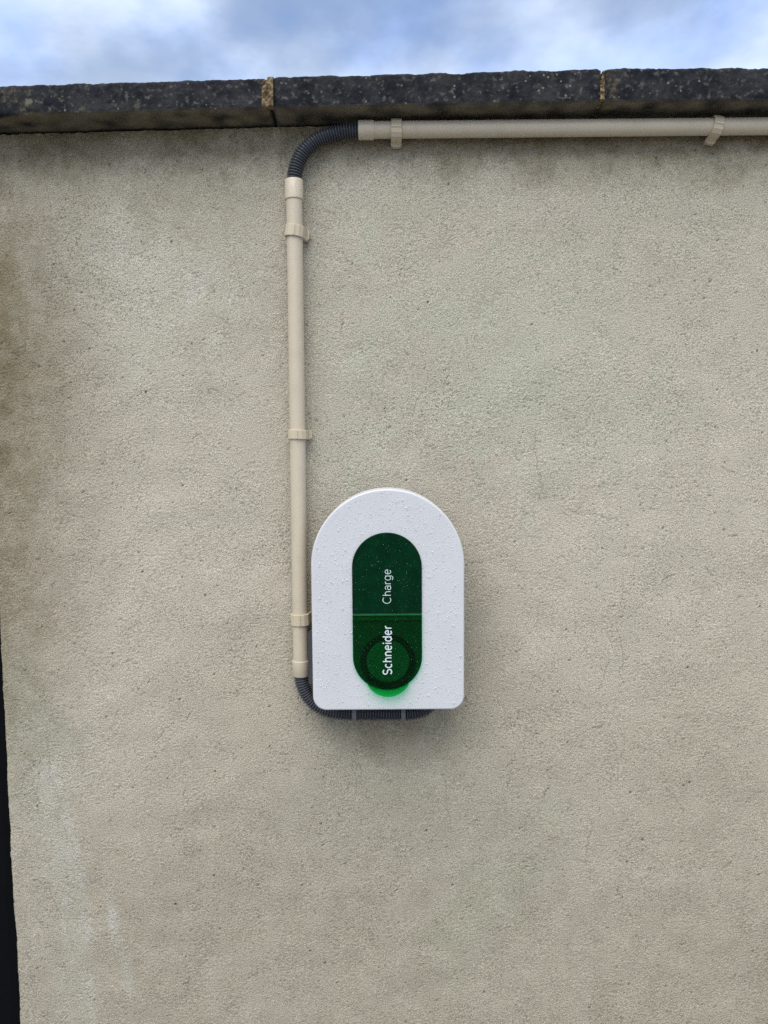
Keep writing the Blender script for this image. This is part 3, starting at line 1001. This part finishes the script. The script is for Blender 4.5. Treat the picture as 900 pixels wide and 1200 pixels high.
# thumb lip of the flap: clear green crescent standing out below it
LC, LR = (LX + 0.0006, 0.0605), 0.0360
def crescent(inset, n=36):
    a0 = math.radians(209)
    a1 = math.radians(331)
    lower = [(LC[0] + (LR - inset) * math.cos(a0 + (a1 - a0) * i / n), LC[1] + (LR - inset) * math.sin(a0 + (a1 - a0) * i / n)) for i in range(n + 1)]
    upper = []
    for x, z in reversed(lower):
        dx = min(max(x - LX, -RL), RL)
        zc = ZBOT + RL - math.sqrt(RL * RL - dx * dx)
        upper.append((x, max(zc + 0.0015, z + 0.0004)))
    return lower + upper
shell("flap_lip", [(crescent(0), -0.1002), (crescent(0), -0.1105), (crescent(0.0008), -0.1117), (crescent(0.0020), -0.1121)], M_lip, flap)

# printed words, reading upwards
def arc(cx, cy, rx, ry, a0, a1, n=14):
    return [(cx + rx * math.cos(R(a0 + (a1 - a0) * i / n)), cy + ry * math.sin(R(a0 + (a1 - a0) * i / n))) for i in range(n + 1)]
GLYPHS = {      # pen strokes in em units: baseline 0, x-height .5, cap height .72
    'C': (0.60, [arc(0.33, 0.36, 0.32, 0.36, 48, 312, 24)]),
    'S': (0.50, [arc(0.26, 0.535, 0.215, 0.180, 30, 262, 16) + arc(0.26, 0.180, 0.235, 0.180, 82, -150, 16)]),
    'h': (0.42, [[(0.05, 0), (0.05, 0.73)], arc(0.225, 0.29, 0.175, 0.21, 172, 0) + [(0.40, 0.0)]]),
    'n': (0.42, [[(0.05, 0), (0.05, 0.50)], arc(0.225, 0.29, 0.175, 0.21, 172, 0) + [(0.40, 0.0)]]),
    'r': (0.26, [[(0.05, 0), (0.05, 0.50)], arc(0.225, 0.28, 0.175, 0.21, 172, 75, 8)]),
    'i': (0.10, [[(0.05, 0), (0.05, 0.50)], [(0.05, 0.61), (0.05, 0.74)]]),
    'a': (0.42, [arc(0.22, 0.33, 0.175, 0.17, 155, 0) + [(0.395, 0.0)], arc(0.21, 0.145, 0.185, 0.145, 0, 345, 20)]),
    'c': (0.40, [arc(0.23, 0.25, 0.21, 0.25, 52, 308, 20)]),
    'd': (0.44, [arc(0.21, 0.25, 0.20, 0.25, 8, 352, 22), [(0.41, 0.0), (0.41, 0.73)]]),
    'e': (0.44, [[(0.04, 0.265), (0.43, 0.265)], arc(0.23, 0.25, 0.205, 0.25, 4, 315, 22)]),
    'g': (0.44, [arc(0.21, 0.25, 0.20, 0.25, 8, 352, 22), [(0.41, 0.5), (0.41, -0.03)] + arc(0.21, -0.03, 0.20, 0.17, -8, -150, 12)]),
}
def lettering(text, parent, cx, zc, length, height, y, pen, gap, name):
    v, f = [], []
    x = 0.0
    layer = 0
    for ch in text:
        wd, strokes = GLYPHS[ch]
        for st in strokes:
            p = [Vector((x + a, b_)) for a, b_ in st]
            k0 = len(v)
            for i in range(len(p)):
                d = (p[min(i + 1, len(p) - 1)] - p[max(i - 1, 0)]).normalized()
                nn = Vector((-d.y, d.x)) * pen / 2
                v.append((*(p[i] + nn), layer))
                v.append((*(p[i] - nn), layer))
            for i in range(len(p) - 1):
                a = k0 + 2 * i
                f.append((a, a + 1, a + 3, a + 2))
            layer = (layer + 1) % 4
        x += wd + gap
    total = x - gap
    # reading upwards: along the word is +z, up the letter is -x
    out = [(cx + height / 2 - b_ / 0.73 * height, y - l * 0.00002, zc - length / 2 + a / total * length) for a, b_, l in v]
    return obj(name, mesh(name, out, f), M_text, parent, smooth=False)
lettering("Charge", panel, LX - 0.0005, 0.1955, 0.0525, 0.0124, -0.10305, 0.062, 0.13, "lettering")
lettering("Schneider", flap, LX - 0.0005, 0.0965, 0.0765, 0.0134, -0.10545, 0.108, 0.15, "lettering")

# raindrops on the cover and the green panels
def in_arch(x, z, m):
    if z < m or abs(x) > HW - m:
        return False
    if z > HT - HW:
        return math.hypot(x, z - (HT - HW)) < HW - m
    if z < RC and abs(x) > HW - RC:
        return math.hypot(abs(x) - (HW - RC), z - RC) < RC - m
    return True
def in_caps(x, z, m):
    x -= LX
    if abs(x) > RL + m:
        return False
    if z > ZT - RL:
        return math.hypot(x, z - (ZT - RL)) < RL + m
    if z < ZBOT + RL:
        return math.hypot(x, z - (ZBOT + RL)) < RL + m
    return True
up_v, nf = Vector((0, 0, 1)), Vector((0, -1, 0))
pts_w, pts_p, pts_f = [], [], []
taken = {}
while len(pts_w) < 3600:
    x, z = random.uniform(-HW, HW), random.uniform(0, HT)
    if not in_arch(x, z, 0.005) or in_caps(x, z, 0.0015):
        continue
    r = min(0.00048 * math.exp(random.gauss(0.25, 0.42)), 0.0018)
    key = (int(x / 0.0023), int(z / 0.0023))
    if key in taken:
        continue
    taken[key] = 1
    pts_w.append((Vector((x, -0.09995, z)), nf, up_v * random.uniform(0.9, 1.25), r, r * 0.78))
cov = [o for o in charger.children if o.name.startswith("front_cover")][0]
droplets("water_droplets", pts_w, cov, 8)
while len(pts_p) < 420:
    x, z = random.uniform(-RL, RL) + LX, random.uniform(ZS + 0.002, ZT)
    if in_caps(x, z, -0.003):
        r = min(0.0004 * math.exp(random.gauss(0.2, 0.4)), 0.0012)
        pts_p.append((Vector((x, -0.10285, z)), nf, up_v, r, r * 0.6))
droplets("water_droplets", pts_p, panel, mat=M_drop_thin)
while len(pts_f) < 260:
    x, z = random.uniform(-RL, RL) + LX, random.uniform(ZBOT, ZS - 0.006)
    if in_caps(x, z, -0.003):
        r = min(0.0004 * math.exp(random.gauss(0.1, 0.4)), 0.0011)
        pts_f.append((Vector((x, -0.10525, z)), nf, up_v, r, r * 0.6))
droplets("water_droplets", pts_f, flap, mat=M_drop_thin)
